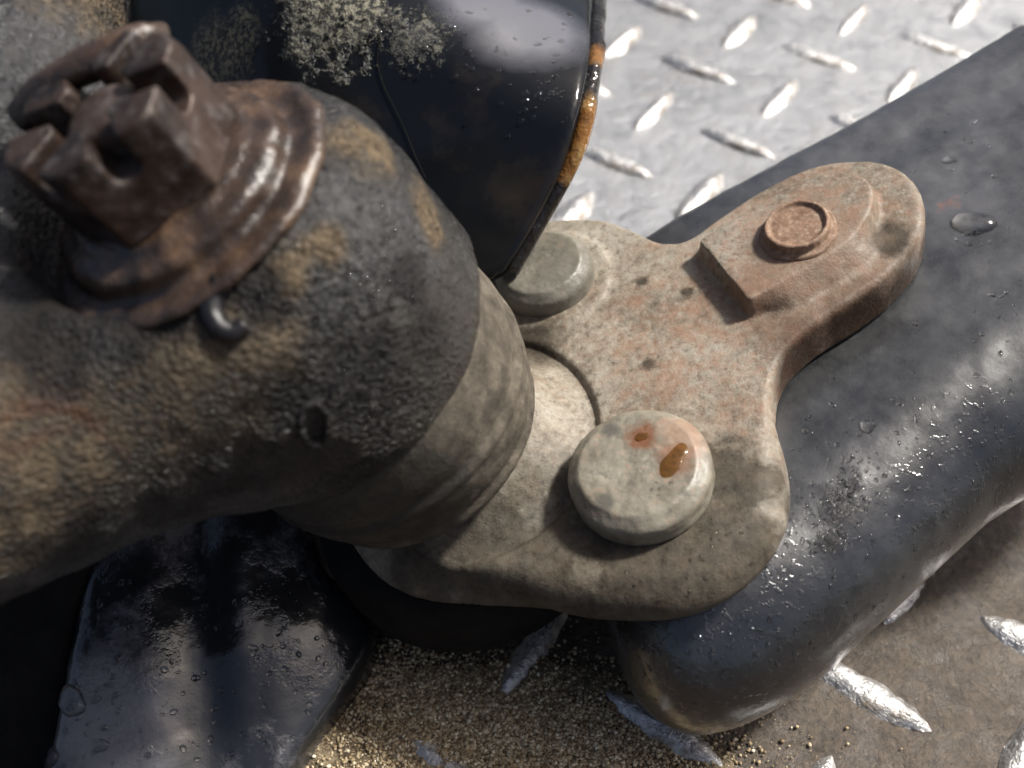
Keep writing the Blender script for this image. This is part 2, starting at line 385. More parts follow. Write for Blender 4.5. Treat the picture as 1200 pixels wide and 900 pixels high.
def mk_shield():
    t = NT('gloss_black_coating'); n1 = t.noise(35, 6, .65); n2 = t.noise(300, 7, .75); n3 = t.noise(1100, 5, .7)
    grit = t.math('MAXIMUM', t.spot(skin('shield', 390, 10), .9, wob=.6, nscale=300), t.math('MULTIPLY', t.spot(skin('shield', 262, 60), .7, wob=.5), .25))
    grit = t.math('MAXIMUM', grit, t.math('MULTIPLY', t.spot(skin('shield', 490, 40), .45, wob=.9, nscale=700), .3))
    base = t.mix(t.ramp(n1, [(.55, 0), (.7, .7)]), (.006, .007, .009), (.035, .026, .02))
    base = t.mix(t.math('MULTIPLY', grit, t.ramp(n3, [(.46, .05), (.58, 1)])), base, (.30, .285, .21))
    film_or_sheen = t.math('MAXIMUM', t.spot(skin('shield', 620, 30), 1.0, wob=.15, nscale=60), t.spot(skin('shield', 570, 0), .9, wob=.15, nscale=60))  # pale lilac sky reflection painted onto the shield's top right
    base = t.mix(t.math('MULTIPLY', film_or_sheen, .6), base, (.14, .14, .165)); t.set('Base Color', base)
    t.set('Roughness', t.mix(film_or_sheen, t.mix(grit, t.ramp(n2, [(.35, .10), (.65, .2)]), .5), .42)); t.set('Specular IOR Level', t.mix(film_or_sheen, .35, 1.0))
    t.bump([(n1, .12, .001), (n3, .06, .0001), (t.math('MULTIPLY', grit, n2), .8, .003)]); return t.m
def mk_rim():
    t = NT('oily_amber_edge'); n1 = t.noise(130, 5, .6)
    am = t.math('MAXIMUM', t.spot(RIMP[0], .75, wob=.35), t.spot(RIMP[1], .3, wob=.35))
    t.set('Base Color', t.mix(am, (.012, .010, .009), t.ramp(n1, [(.35, (.07, .03, .01)), (.5, (.19, .085, .02)), (.66, (.33, .22, .09))]))); t.set('Roughness', .12)
    t.bump([(n1, .8, .002)]); return t.m
def m_gloss():
    t = NT('wet_black_gloss_paint'); n1 = t.noise(60, 6, .7); n2 = t.noise(420, 7, .75); n3 = t.noise(1500, 4, .7)
    d = t.ramp(n1, [(.48, 0), (.62, .9)])
    base = t.mix(t.math('MULTIPLY', d, t.ramp(n2, [(.4, .15), (.62, .8)])), (.010, .011, .013), (.12, .115, .125))
    pale = t.spot(at(120, 850, 16), 1.1, wob=.3); pale = t.math('MAXIMUM', pale, t.spot(at(345, 740, 16.3), .7, wob=.4))  # pale grey patches paint the sky's reflection onto the bracket
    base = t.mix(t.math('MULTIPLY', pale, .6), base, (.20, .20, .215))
    t.set('Base Color', base); t.set('Roughness', t.mix(d, .16, t.ramp(n2, [(.35, .22), (.65, .4)])))
    t.set('Specular IOR Level', .9)
    t.bump([(n1, .15, .001), (t.math('MULTIPLY', d, n2), .35, .0006), (n3, .1, .0001)]); return t.m
def m_floor():
    t = NT('wet_worn_tread_steel'); n1 = t.noise(30, 6, .65); n2 = t.noise(130, 7, .7, dist=.6); n3 = t.noise(800, 6, .75); nl = t.noise(9, 3, .6)
    # mud lies thick on the near part of the sheet, thin films beyond it
    sep = t.n.new('ShaderNodeSeparateXYZ'); t.l.new(t.geo.outputs['Position'], sep.inputs[0])
    mr = t.n.new('ShaderNodeMapRange'); mr.inputs[1].default_value = .085; mr.inputs[2].default_value = .02
    t.l.new(sep.outputs[1], mr.inputs[0])
    mud = t.math('MULTIPLY', mr.outputs[0], t.ramp(n2, [(.25, .8), (.5, 1)]))
    film_or_sheen = t.math('MULTIPLY', t.ramp(n2, [(.48, 0), (.66, .55)]), t.ramp(nl, [(.35, .2), (.6, 1)]))
    mud = t.math('MAXIMUM', mud, film_or_sheen)
    col = t.mix(mud, t.ramp(n2, [(.3, (.20, .205, .215)), (.7, (.38, .385, .40))]), t.mix(t.ramp(n3, [(.35, 0), (.65, 1)]), (.022, .016, .011), (.095, .07, .048)))
    col = t.mix(t.ramp(n3, [(.28, .7), (.36, 0)]), col, (.03, .026, .022))
    t.set('Base Color', col); t.set('Metallic', t.mix(mud, .85, 0.0)); t.set('Specular IOR Level', .4)
    t.set('Roughness', t.mix(mud, t.ramp(n2, [(.3, .36), (.7, .55)]), t.ramp(n2, [(.35, .12), (.6, .42)])))
    t.bump([(n1, .5, .003), (n2, .6, .0015), (n3, .6, .0006)]); return t.m
def m_tread():
    t = NT('polished_tread_rib_steel'); n1 = t.noise(120, 6, .7); n2 = t.noise(700, 5, .7); n0 = t.noise(60, 4, .6)
    mud = t.math('MULTIPLY', t.ramp(n1, [(.5, 0), (.64, .9)]), 1.0)
    t.set('Base Color', t.mix(mud, t.ramp(n2, [(.3, (.35, .34, .33)), (.6, (.62, .61, .60))]), t.mix(n2, (.07, .05, .032), (.22, .17, .12))))
    t.set('Metallic', t.mix(mud, .8, .1)); t.set('Roughness', t.ramp(n2, [(.3, .22), (.7, .42)]))
    t.bump([(n1, .7, .002), (n2, .6, .0005)]); return t.m
def m_bed():
    t = NT('wet_mud'); n1 = t.noise(250, 8, .75); n2 = t.noise(1400, 5, .75); v = t.voro(1600)
    t.set('Base Color', t.ramp(n1, [(.35, (.07, .048, .028)), (.5, (.20, .15, .09)), (.66, (.34, .27, .17))])); t.set('Roughness', t.ramp(n1, [(.35, .2), (.6, .55)]))
    t.bump([(n1, .8, .002), (v, .8, .0008), (n2, .8, .0006)]); return t.m
def m_grit():
    t = NT('wet_sand_grains'); i = t.n.new('ShaderNodeNewGeometry')
    t.set('Base Color', t.ramp(i.outputs['Random Per Island'], [(0, (.16, .105, .055)), (.4, (.34, .255, .145)), (.85, (.52, .43, .28)), (1, (.75, .68, .50))]))
    t.set('Roughness', t.ramp(i.outputs['Random Per Island'], [(.6, .6), (.9, .12)])); return t.m
def m_water():
    t = NT('clear_water'); t.set('Base Color', (1, 1, 1)); t.set('Roughness', 0.0); t.set('Transmission Weight', 1.0); t.set('IOR', 1.33); return t.m
def m_oil():
    t = NT('amber_oil'); t.set('Base Color', (.60, .33, .09)); t.set('Roughness', .02); t.set('Transmission Weight', .92); t.set('IOR', 1.45); return t.m
def m_hook():
    t = NT('oily_black_iron'); n = t.noise(300, 6, .7); t.set('Base Color', t.ramp(n, [(.35, (.005, .005, .006)), (.7, (.014, .012, .013))])); t.set('Roughness', .35); t.bump([(n, .5, .0006)]); return t.m
def m_rubber():
    t = NT('black_rubber'); n = t.noise(200, 6, .7); t.set('Base Color', t.ramp(n, [(.35, (.004, .004, .004)), (.7, (.012, .011, .010))])); t.set('Roughness', .8); t.set('Specular IOR Level', .15); t.bump([(n, .4, .0006)]); return t.m
M = {k[2:]: f() for k, f in list(globals().items()) if k.startswith('m_') and callable(f)}

# ------------------------------------------------------------------ the setting: tread-plate floor
def floor_sheet():
    n = 2; s = 150.0
    xs = np.concatenate([[-s], np.linspace(-20, 28, 97), [s]]); ys = np.concatenate([[-s], np.linspace(-14, 34, 97), [s]])
    X, Y = np.meshgrid(xs, ys); P = np.stack([X.ravel(), Y.ravel(), np.zeros(X.size)], 1)
    P[:, 2] = .05*fbm(P, .25, 3, 2)*(np.abs(P[:, 0]) < 60)-0.05
    a = np.arange(len(xs)*len(ys)).reshape(len(ys), len(xs))
    F = np.stack([a[:-1, :-1], a[:-1, 1:], a[1:, 1:], a[1:, :-1]], -1).reshape(-1, 4)
    o = mesh_obj('floor', P, F, M['floor'], origin=np.zeros(3)); o['kind'] = 'structure'
    o['label'] = 'worn steel tread plate floor, bright and wet above, muddy brown below'
    return o
floor = floor_sheet()
def tread_mesh(seed):
    rs = np.random.RandomState(seed); V = []; F = []; nu, nv = 19, 7
    for i in range(nu):
        u = -1+2*i/(nu-1); hw = .31*(1-abs(u)**2.4)**.75+.01
        for j in range(nv):
            v = -1+2*j/(nv-1); z = .21*(1-abs(v)**2.0)*(1-abs(u)**4)
            V.append((1.16*u, v*hw*(1+.08*rs.randn()), z-.03+.008*rs.randn()))
    V = np.array(V)*CM
    me = bpy.data.meshes.new('tread'); a = np.arange(nu*nv).reshape(nu, nv)
    me.from_pydata(V.tolist(), [], np.stack([a[:-1, :-1], a[1:, :-1], a[1:, 1:], a[:-1, 1:]], -1).reshape(-1, 4).tolist())
    me.polygons.foreach_set('use_smooth', [True]*len(me.polygons)); me.materials.append(M['tread']); return me
TM = [tread_mesh(i) for i in range(5)]
g1 = np.array([math.cos(math.radians(-35)), math.sin(math.radians(-35))]); g2 = np.array([-g1[1], g1[0]])
A0 = np.array([3.74, 12.81]); A1 = np.array([3.99, -2.2])   # two rib centres read off the photograph
pq = np.array([(A1-A0) @ g1, (A1-A0) @ g2]); sp, sq = pq[0]/4, pq[1]/-4 if False else pq[1]/-5
sp = 2.45
k = 0
rr = random.Random(4)
for i in range(-10, 12):
    for j in range(-12, 8):
        c = A0+g1*sp*i+g2*2.45*j
        # where a rib was read off near the arm, the grid leans slightly
        c = c+(g1*1.3)*min(1, max(0, -j/5.0))*1.0
        q = np.array([*c, 0])-CAM; z = q @ FW
        if z <= 1: continue
        x = 600+FPX*(q @ RT)/z; y = 450-FPX*(q @ UP)/z
        if not (-160 < x < 1360 and -160 < y < 1060): continue
        o = bpy.data.objects.new('tread', rr.choice(TM)); SC.collection.objects.link(o); o.parent = floor
        o.location = (c[0]*CM, c[1]*CM, -.0003); a = math.radians(-35) if (i+j) % 2 == 0 else math.radians(57)
        o.rotation_euler = (0, 0, a+rr.uniform(-.03, .03)); o.scale = (rr.uniform(.93, 1.03), rr.uniform(.8, 1.1), rr.uniform(.8, 1.1)); k += 1

# wet sand lying on the plate, bottom centre
def flo(x, y): r = ray(x, y); t = -CAM[2]/r[2]; return (CAM+r*t)[:2]
sc_ = flo(600, 880); GN = (150, 90)
sx, sy = np.meshgrid(np.linspace(-1, 1, GN[0]), np.linspace(-1, 1, GN[1]))
SV = np.stack([sc_[0]+sx.ravel()*3.6, sc_[1]-.2+sy.ravel()*1.9, np.zeros(sx.size)], 1)
rad = np.sqrt(sx.ravel()**2+sy.ravel()**2)
_h = .14*(1-rad**2*1.2+.6*fbm(SV, .8, 8, 3))+.07*fbm(SV, 3.5, 9, 4)-.04; _h[rad > .97] = -.2
hgrid = _h.reshape(GN[1], GN[0]).T
def sand_h(x, y):
    i = int((x-sc_[0]+3.6)/7.2*(GN[0]-1)+.5); j = int((y-sc_[1]+.2+1.9)/3.8*(GN[1]-1)+.5)
    return max(-.04, hgrid[i, j]) if 0 <= i < GN[0] and 0 <= j < GN[1] else -.02
def grit(name, n, spots, rmin, rmax, seed):
    rs = np.random.RandomState(seed); V = []; F = []; t = (1+5**.5)/2
    ico = np.array([(-1, t, 0), (1, t, 0), (-1, -t, 0), (1, -t, 0), (0, -1, t), (0, 1, t), (0, -1, -t), (0, 1, -t), (t, 0, -1), (t, 0, 1), (-t, 0, -1), (-t, 0, 1)])/1.9
    fc = np.array([(0, 11, 5), (0, 5, 1), (0, 1, 7), (0, 7, 10), (0, 10, 11), (1, 5, 9), (5, 11, 4), (11, 10, 2), (10, 7, 6), (7, 1, 8), (3, 9, 4), (3, 4, 2), (3, 2, 6), (3, 6, 8), (3, 8, 9), (4, 9, 5), (2, 4, 11), (6, 2, 10), (8, 6, 7), (9, 8, 1)])
    b = 0
    for (p, N, sx) in spots:
        for q in range(int(n*sx[2])):
            r = rmin+(rmax-rmin)*rs.rand()**3
            x, y = p+np.array([rs.randn()*sx[0], rs.randn()*sx[1]])
            V.append(ico*r*(.45+1.0*rs.rand(12, 1))*[1, 1, .7]+[x, y, sand_h(x, y)+r*.3]); F.append(fc+b); b += 12
    return np.concatenate(V), np.concatenate(F)
def flo(x, y): r = ray(x, y); t = -CAM[2]/r[2]; return (CAM+r*t)[:2]
V, F = grit('sand', 26000, [(flo(540, 860), 0, (1.15, .75, .45)), (flo(680, 880), 0, (1.2, .6, .4)), (flo(470, 820), 0, (.5, .6, .12))], .010, .042, 2)
SV[:, 2] = hgrid.T.ravel()
ga = np.arange(sx.size).reshape(GN[1], GN[0]); SF_ = np.stack([ga[:-1, :-1], ga[:-1, 1:], ga[1:, 1:], ga[1:, :-1]], -1).reshape(-1, 4)
FT = np.concatenate([SF_[:, [0, 1, 2]], SF_[:, [0, 2, 3]]])
sand = mesh_obj('wet_sand', V, F, M['grit'], smooth=True)
bed = mesh_obj('sand_bed', SV, FT, M['bed'], sand); bed['kind'] = 'stuff'
tag(sand, 'wet glittering brown sand and grit strewn over the floor at bottom centre', 'sand', kind='stuff')

# ------------------------------------------------------------------ control arm
AH = -.9
arm_poly = smooth_poly(PF.pxs([(560, 340), (660, 335), (750, 268), (975, 145), (1200, 18), (1500, -150), (1700, 100), (1500, 350)], AH).tolist()
                       + PF.pxs([(1200, 556), (1110, 640), (1030, 715), (950, 785), (870, 835), (800, 850), (745, 820), (718, 760), (690, 640), (600, 500)], -2.3).tolist(), 2)
e0, e1_ = PF.px(750, 268, AH), PF.px(1200, 18, AH); ed = unit(e1_-e0); en = np.array([-ed[1], ed[0]])
def arm_sdf(U, V, W):
    d2 = poly_sdf(U[:, :, 0], V[:, :, 0]*np.ones_like(U[:, :, 0]), arm_poly)[:, :, None] if False else poly_sdf(U[:, :, 0]+0*V[:, :, 0], V[:, :, 0]+0*U[:, :, 0], arm_poly)[:, :, None]
    side = (U-e0[0])*en[0]+(V-e0[1])*en[1]           # distance past the straight upper edge
    near = step(-1.6, -.2, side)
    R = 1.72*(1-near)+.35*near
    lo, hi = -4.3, AH
    sag = .10*np.sin(U*.9+V*.5)+.22*np.exp(-((side+4.2)/1.0)**2)*0
    dw = np.abs(W-(lo+hi)/2)-(hi-lo)/2+.12*step(0, 4, -d2)*0+sag*.35
    a, b = d2+R, dw+R
    return np.minimum(np.maximum(a, b), 0)+np.sqrt(np.maximum(a, 0)**2+np.maximum(b, 0)**2)-R
V, Q = surfnet(arm_sdf, (-3.2, -5.2, -4.8), (9.5, 6.5, -.4), .075)
V = roughen(V, Q, [(.5, .03, 1), (3.0, .008, 2)])
arm_o = mesh_obj('control_arm', PF.w(V), Q, M['arm'], bvh='arm')
tag(arm_o, 'broad worn black painted control arm with rounded edge, speckled with water', 'control arm')

# ------------------------------------------------------------------ ball joint: plate, rivets, pin, boot, housing
base = S0.copy(); base[2] = 0
bj = empty('ball_joint', PF.w([0, 0, -.9]))
tag(bj, 'dusty rust-flecked three-lobed ball joint plate riveted onto the black arm', 'ball joint')
outl = PF.pxs([(560, 330), (600, 285), (650, 268), (712, 268), (745, 282), (775, 297), (808, 296), (845, 268), (900, 232), (960, 205), (1012, 200), (1048, 207), (1072, 226), (1084, 254), (1081, 286),
               (1064, 314), (1040, 338), (1000, 366), (950, 398), (918, 428), (904, 462), (908, 505), (925, 550), (925, 605), (900, 655), (855, 695), (800, 718), (735, 722), (650, 712), (585, 690), (530, 672), (488, 640), (480, 480)], -.3)
outl = smooth_poly(outl, 3)
pad = smooth_poly(PF.pxs([(824, 281), (820, 284), (823, 288), (874, 350), (878, 354), (884, 351), (935, 322), (985, 292), (1010, 268), (1024, 240), (1020, 215), (1000, 204), (962, 206), (900, 236)], .28), 2)
r2c = PF.px(754, 566, 0); r1c = PF.px(642, 330, 0); pc = PF.px(937, 275, .28); s0 = PF.px(500, 580, 0); dc = PF.px(548, 520, 0)
pdc = PF.px(930, 275, .3); pdl = unit(PF.px(975, 345, .3)-pdc); pda = unit(PF.px(1020, 235, .3)-pdc)
def plate_sdf(U, V, W):
    UU = U[:, :, 0]+0*V[:, :, 0]; VV = V[:, :, 0]+0*U[:, :, 0]
    d2 = poly_sdf(UU, VV, outl)[:, :, None]
    low = step(.3, -1.2, V)*step(2.4, .6, U)*0+step(-.4, -2.2, V)            # lower lobe rolls off more gently
    R = .11+.39*low
    a, b = d2+R, np.abs(W+.44)-.44+R
    d = np.minimum(np.maximum(a, b), 0)+np.sqrt(np.maximum(a, 0)**2+np.maximum(b, 0)**2)-R
    p2 = poly_sdf(UU, VV, pad)[:, :, None]
    kk = .28+.72*step(.15, .7, (U-pdc[0])*pdl[0]+(V-pdc[1])*pdl[1])*step(-1.1, -.5, (U-pdc[0])*pda[0]+(V-pdc[1])*pda[1])
    dp = smax((p2+(W-.34)*kk)*.75, np.abs(W+.1)-.44, .02)
    dp = smax(dp, d2+.06, .12); d = smin(d, dp, .05)
    rr_ = np.sqrt((U-r2c[0])**2+(V-r2c[1])**2)
    rq = np.sqrt((U-r1c[0])**2+(V-r1c[1])**2); d = smin(d, extr(rq-1.05, W, -.5, .05, .05), .1)
    # dish round the socket, with a neck rising inside it
    rd = np.sqrt((U-dc[0])**2+(V-dc[1])**2)
    dish = smax(rd-2.02, -(W+.16), .05); d = smax(d, -dish, .10)
    cone = smax((rd-1.65+(W)*1.1)*.68, np.abs(W+.1)-.55, .1); d = smin(d, cone, .35)
    return d
V, Q = surfnet(plate_sdf, (-5.0, -3.6, -1.1), (6.0, 4.6, .9), .042)
V = roughen(V, Q, [(.9, .02, 4), (5, .005, 5), (14, .002, 9)])
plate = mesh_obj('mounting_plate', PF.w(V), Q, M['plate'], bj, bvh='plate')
def rivet(name, c, R, h, mat, seed, prof=None, rz=.0):
    f = Frame(PF.w([*c, 0]), PF.e1, unit(PF.n+PF.e1*rz))
    pr = prof or [(0, h), (R*.6, h+.0), (R*.80, h-.005), (R*.815, h-.01), (R*.83, h-.02), (R*.965, h-.13), (R*.99, h-.155), (R, h-.18), (R, .04), (R*.97, .0), (R*.95, -.15)]
    V, F = lathe(f, dens(pr, .018), 128)
    V = roughen(V, F, [(1.2, .012, seed), (9, .006, seed+1)])
    return mesh_obj(name, V, F[:, ::-1], mat, bj, bvh=name+str(seed))
rivet('rivet', r2c, 1.0, .52, M['rivet'], 11)['label'] = 'larger pale rivet head in front with amber oil on it'
rivet('rivet', r1c, .80, .48, M['rivet'], 12)['label'] = 'far pale rivet head partly behind the black shield'
rivet('locating_pin', pc, .60, .2, M['stud'], 13, [(0, .50), (.38, .50), (.405, .505), (.42, .55), (.445, .575), (.475, .565), (.49, .53), (.49, .43), (.505, .405), (.56, .40), (.58, .38), (.58, .24), (.59, .1)], rz=-.06)
# boot
bprof = [(1.15, .0), (1.35, .15), (1.72, .30), (1.92, .48), (1.98, .62), (1.94, .70), (1.95, .76), (2.06, .95), (2.14, 1.2), (2.17, 1.46), (2.22, 1.52), (2.22, 1.57), (2.17, 1.61), (2.15, 1.66), (2.17, 1.78), (2.20, 1.95), (2.16, 2.5), (2.06, 3.0), (1.85, 3.45)]
bt = []
V, F = lathe(SF, dens(bprof, .04), 220)
V = roughen(V, F, [(.45, .02, 21), (3.5, .007, 22), (11, .004, 23)])
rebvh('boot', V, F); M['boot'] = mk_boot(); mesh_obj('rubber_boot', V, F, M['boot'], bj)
hf = Frame(S0, PF.e1, PF.n)
V, F = lathe(hf, dens([(1.5, -.5), (2.3, -.9), (2.45, -1.4), (2.45, -2.2), (2.2, -2.7), (1.7, -3.0), (.01, -3.0)], .1), 64)  # joint housing, widened in black to fill the shaded gap below the plate
mesh_obj('socket_housing', V, F[:, ::-1], M['rubber'], bj)
V, F = lathe(SF, dens([(.9, .2), (.9, 2.0), (.7, 4.0), (.47, 6.0), (.47, 7.2), (.40, 7.30), (.01, 7.32)], .1), 48)
mesh_obj('ball_stud', V, F, M['nut'], bj)

# ------------------------------------------------------------------ steering knuckle
def sf(p): q = np.asarray(p)-SF.o; return q @ SF.M.T
eye_prof = [(0, 3.0), (1.6, 2.75), (2.06, 2.75), (2.2, 3.0), (2.2, 4.3), (2.10, 5.1), (1.93, 5.5), (1.6, 5.72), (1.2, 5.78), (0, 5.78), (-.5, 5.4), (-.5, 3.1)]
EP = np.array(eye_prof)
a1, b1 = sf(at(330, 400, 13.9)), sf(at(-260, 560, 12.0))
a2, b2 = sf(at(-60, 420, 13.4)), sf(at(40, -130, 15.2))
a3, b3 = sf(at(130, 330, 13.6)), sf(at(40, 120, 14.0))
def knuckle_sdf(X, Y, Z):
    r = np.sqrt(X*X+Y*Y)
    # revolve profile: evaluate on a 2D table, then look up
    rg = np.arange(0, 9, .04); hg = np.arange(-4, 12, .04)
    T = poly_sdf(*np.meshgrid(rg, hg, indexing='ij'), EP).astype(np.float32)
    ri = np.clip(r/.04, 0, len(rg)-2); hi = np.clip((Z+4)/.04, 0, len(hg)-2)
    ri, hi = np.broadcast_arrays(ri, hi); i0 = ri.astype(int); j0 = hi.astype(int); fr = ri-i0; fh = hi-j0
    e = T[i0, j0]*(1-fr)*(1-fh)+T[i0+1, j0]*fr*(1-fh)+T[i0, j0+1]*(1-fr)*fh+T[i0+1, j0+1]*fr*fh
    e = e-.10
    d = smin(e, capsule(X, Y, Z, a1, b1, 1.55, 2.3), 1.1)
    d2 = capsule(X, Y, Z, a2, b2, 1.9, 1.35)
    d = smin(d, d2, .9)
    d = smin(d, capsule(X, Y, Z, a3, b3, 1.3, 1.0), .7)
    # flat machined seat under the nut: keep the metal out of the nut's room
    seat = smax(r-1.75, 5.95-Z, .1); d = smax(d, -seat, .15)
    return d
V, Q = surfnet(knuckle_sdf, (-8.5, -6.5, 0.5), (3.0, 6.5, 9.5), .085)
V = roughen(V, Q, [(.8, .05, 31), (3.2, .022, 32), (7, .007, 33)])
rebvh('knuckle', SF.w(V), Q); M['knuckle'] = mk_knuckle()
kn = mesh_obj('steering_knuckle', SF.w(V), Q, M['knuckle'])
tag(kn, 'rough oily cast steering knuckle whose eye clamps the ball joint, at left', 'steering knuckle')
print('knuckle', len(Q))

# flanged washer ring under the nut
V, F = lathe(SF, dens([(.6, 5.7), (1.7, 5.74), (1.80, 5.80), (1.82, 5.88), (1.74, 5.96), (1.60, 5.97), (1.50, 5.96), (1.45, 6.02), (1.44, 6.16), (1.36, 6.24), (1.2, 6.27), (1.12, 6.36), (.6, 6.38)], .035), 140)
V = roughen(V, F, [(1.0, .06, 41), (4, .02, 42)])
ws = mesh_obj('flanged_washer', V, F, M['washer'])
tag(ws, 'wet brown flanged washer between the castle nut and the knuckle eye', 'washer')

# castle nut
NF = Frame(SF.w([0, 0, 6.32]), SF.e1, SF.n)
rot0 = math.radians(29)
def nut_sdf(X, Y, Z):
    d = None
    for k in range(6):
        a = rot0+k*math.pi/3; q = X*math.cos(a)+Y*math.sin(a)-.97; d = q if d is None else smax(d, q, .03)
    r = np.sqrt(X*X+Y*Y)
    n = smax(d, np.abs(Z-.56)-.56, .04)
    n = smax(n, (r+Z*.5-1.62)*.9, .05)
    n = np.maximum(n, -(r-.46))
    for k in range(3):
        a = rot0+k*math.pi/3+0; u = X*math.cos(a+math.pi/2)+Y*math.sin(a+math.pi/2)
        slot = smax(np.abs(u)-.15, .66-Z, .13); n = smax(n, -slot, .05)
    return n
V, Q = surfnet(nut_sdf, (-1.4, -1.4, -.1), (1.4, 1.4, 1.6), .03)
V = roughen(V, Q, [(1.5, .010, 51), (7, .005, 52)])
nut = mesh_obj('castle_nut', NF.w(V), Q, M['nut'], bvh='nut')
tag(nut, 'slotted rusty castle nut on the stud at the upper left', 'nut')

# cotter pin through the nut's slots
def tube(pts, r, fr, n=10, sub=6):
    P = np.array(pts, float); C = []
    for i in range(len(P)-1):
        p0, p1, p2, p3 = P[max(i-1, 0)], P[i], P[i+1], P[min(i+2, len(P)-1)]
        for k in range(sub):
            t = k/sub; C.append(.5*((2*p1)+(p2-p0)*t+(2*p0-5*p1+4*p2-p3)*t*t+(3*p1-p0-3*p2+p3)*t**3))
    C.append(P[-1]); C = fr.w(np.array(C)) if fr else np.array(C); V = []; F = []
    up = np.array([.31, .22, .93])
    for i, c in enumerate(C):
        d = unit(C[min(i+1, len(C)-1)]-C[max(i-1, 0)]); s = unit(np.cross(d, up)); u = np.cross(s, d)
        rr_ = (r[0]+(r[1]-r[0])*i/(len(C)-1)) if hasattr(r, '__len__') else r
        V += [c+rr_*(math.cos(a)*s+math.sin(a)*u) for a in np.linspace(0, 2*math.pi, n, endpoint=False)]
    for i in range(len(C)-1):
        for k in range(n): F.append([i*n+k, i*n+(k+1) % n, (i+1)*n+(k+1) % n, (i+1)*n+k])
    F.append(list(range(n))[::-1]); F.append(list(range((len(C)-1)*n, len(C)*n)))
    return V, F

# ------------------------------------------------------------------ black shield behind
HF = Frame(at(560, 180, 17.2), c2w([1, 0, .30]), c2w([-.26, -.10, 1]))
sh_poly = smooth_poly(HF.pxs([(40, -260), (560, -240), (650, -80), (672, 10), (680, 70), (678, 130), (655, 205), (620, 270), (590, 318), (572, 332), (545, 325), (500, 300), (400, 280), (120, 240)], .0), 2)
def bend(U, V): 
    s = np.maximum(0, U*.55+V*1.0-.95); q = np.maximum(0, -(U+2.4))
    return .36*s**2+.06*q**2
def sh_sdf(U, V, W):
    UU = U[:, :, 0]+0*V[:, :, 0]; VV = V[:, :, 0]+0*U[:, :, 0]
    d2 = poly_sdf(UU, VV, sh_poly)[:, :, None]
    return extr(d2, W+bend(U, V), -.42, 0, .09)*.75
V, Q = surfnet(sh_sdf, (-8.5, -3, -6), (2.4, 6, .4), .07)
V = roughen(V, Q, [(.5, .03, 61)])
shd = empty('shield', HF.w([0, -2, 0])); tag(shd, 'glossy black curved shield with amber oily rim standing behind the joint', 'shield')
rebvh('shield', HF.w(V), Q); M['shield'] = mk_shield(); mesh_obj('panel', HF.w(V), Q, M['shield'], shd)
rim_pts = []
for x, y in ((662, -60), (677, 0), (687, 60), (687, 120), (681, 160), (662, 205), (630, 262), (598, 318)):
    u, v = HF.px(x, y, -.3); rim_pts.append([u+.0, v, -.30-bend(u, v)])
V, F = tube(rim_pts, .14, HF, 14, 10)
V = np.array(V); V = V+.03*fbm(V, 2.2, 5, 2)[:, None]
RIMP = [HF.w(rim_pts[4]), HF.w(rim_pts[2])]; M['rim'] = mk_rim(); mesh_obj('rim', V, F, M['rim'], shd)

# ------------------------------------------------------------------ wet black strut lower left
LF = Frame(at(220, 780, 16.3), c2w([1, .05, 0]), c2w([-.10, .30, .95]))
lp = smooth_poly(LF.pxs([(100, 520), (94, 650), (70, 790), (46, 910), (10, 1080), (290, 1100), (312, 930), (350, 855), (398, 790), (412, 715), (385, 672), (352, 662), (330, 560), (250, 480)], 0), 2)
def low_sdf(U, V, W):
    UU = U[:, :, 0]+0*V[:, :, 0]; VV = V[:, :, 0]+0*U[:, :, 0]
    d2 = poly_sdf(UU, VV, lp)[:, :, None]
    mid = .42*np.exp(-((U-.1+.1*V)/.55)**2)
    tilt = .10*(U+1.4)**2*step(-.2, 1, U)+.05*np.maximum(0, V-.2)
    return extr(d2, W+mid+tilt, -1.2, 0, .28)*.8
V, Q = surfnet(low_sdf, (-3.4, -4.2, -3.4), (3.4, 3.8, .4), .055)
V = roughen(V, Q, [(.7, .03, 71), (3, .005, 72)])
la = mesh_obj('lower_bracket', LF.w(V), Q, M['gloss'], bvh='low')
tag(la, 'wet glossy black grooved bracket below the knuckle, at lower left', 'bracket')
GF = Frame(at(0, 800, 16.9), c2w([1, 0, 0]), c2w([.05, -.1, 1]))  # black sheet added to keep the shaded lower left corner black
gp = smooth_poly(GF.pxs([(-300, 400), (110, 500), (110, 620), (96, 690), (75, 850), (60, 1200), (-300, 1200)], 0), 2)
def g_sdf(U, V, W):
    UU = U[:, :, 0]+0*V[:, :, 0]; VV = V[:, :, 0]+0*U[:, :, 0]
    return extr(poly_sdf(UU, VV, gp)[:, :, None], W+.08*V*V*0, -.6, 0, .2)
V, Q = surfnet(g_sdf, (-5, -6, -.9), (5.2, 6, .3), .12)
V = roughen(V, Q, [(.5, .05, 81)])
gd = mesh_obj('shade_sheet', GF.w(V), Q, M['rubber'])
tag(gd, 'dull black sheet added to blacken the shaded lower left corner', 'rubber guard')

# cotter pin
V, F = tube([(-.95, .62, 1.02), (-.75, .55, .98), (-.2, .5, 1.0), (.35, .62, 1.05), (.8, .8, .95)], (.15, .17), NF, 12, 8)
V = np.array(V); V = V+.03*fbm(V, 2.5, 5, 2)[:, None]
V, F = tube([at(28, 140, _d+.25), at(48, 112, _d+.05), at(85, 86, _d-.1), at(130, 64, _d-.15), at(165, 44, _d-.1), at(186, 40, _d+.15)], (.21, .16), None, 14, 10)
V = np.array(V); V = V+.035*fbm(V, 2.5, 5, 2)[:, None]
ct = mesh_obj('cotter_pin', V, F, M['washer']); tag(ct, 'bent wet cotter pin lying in the slots of the castle nut', 'cotter pin')

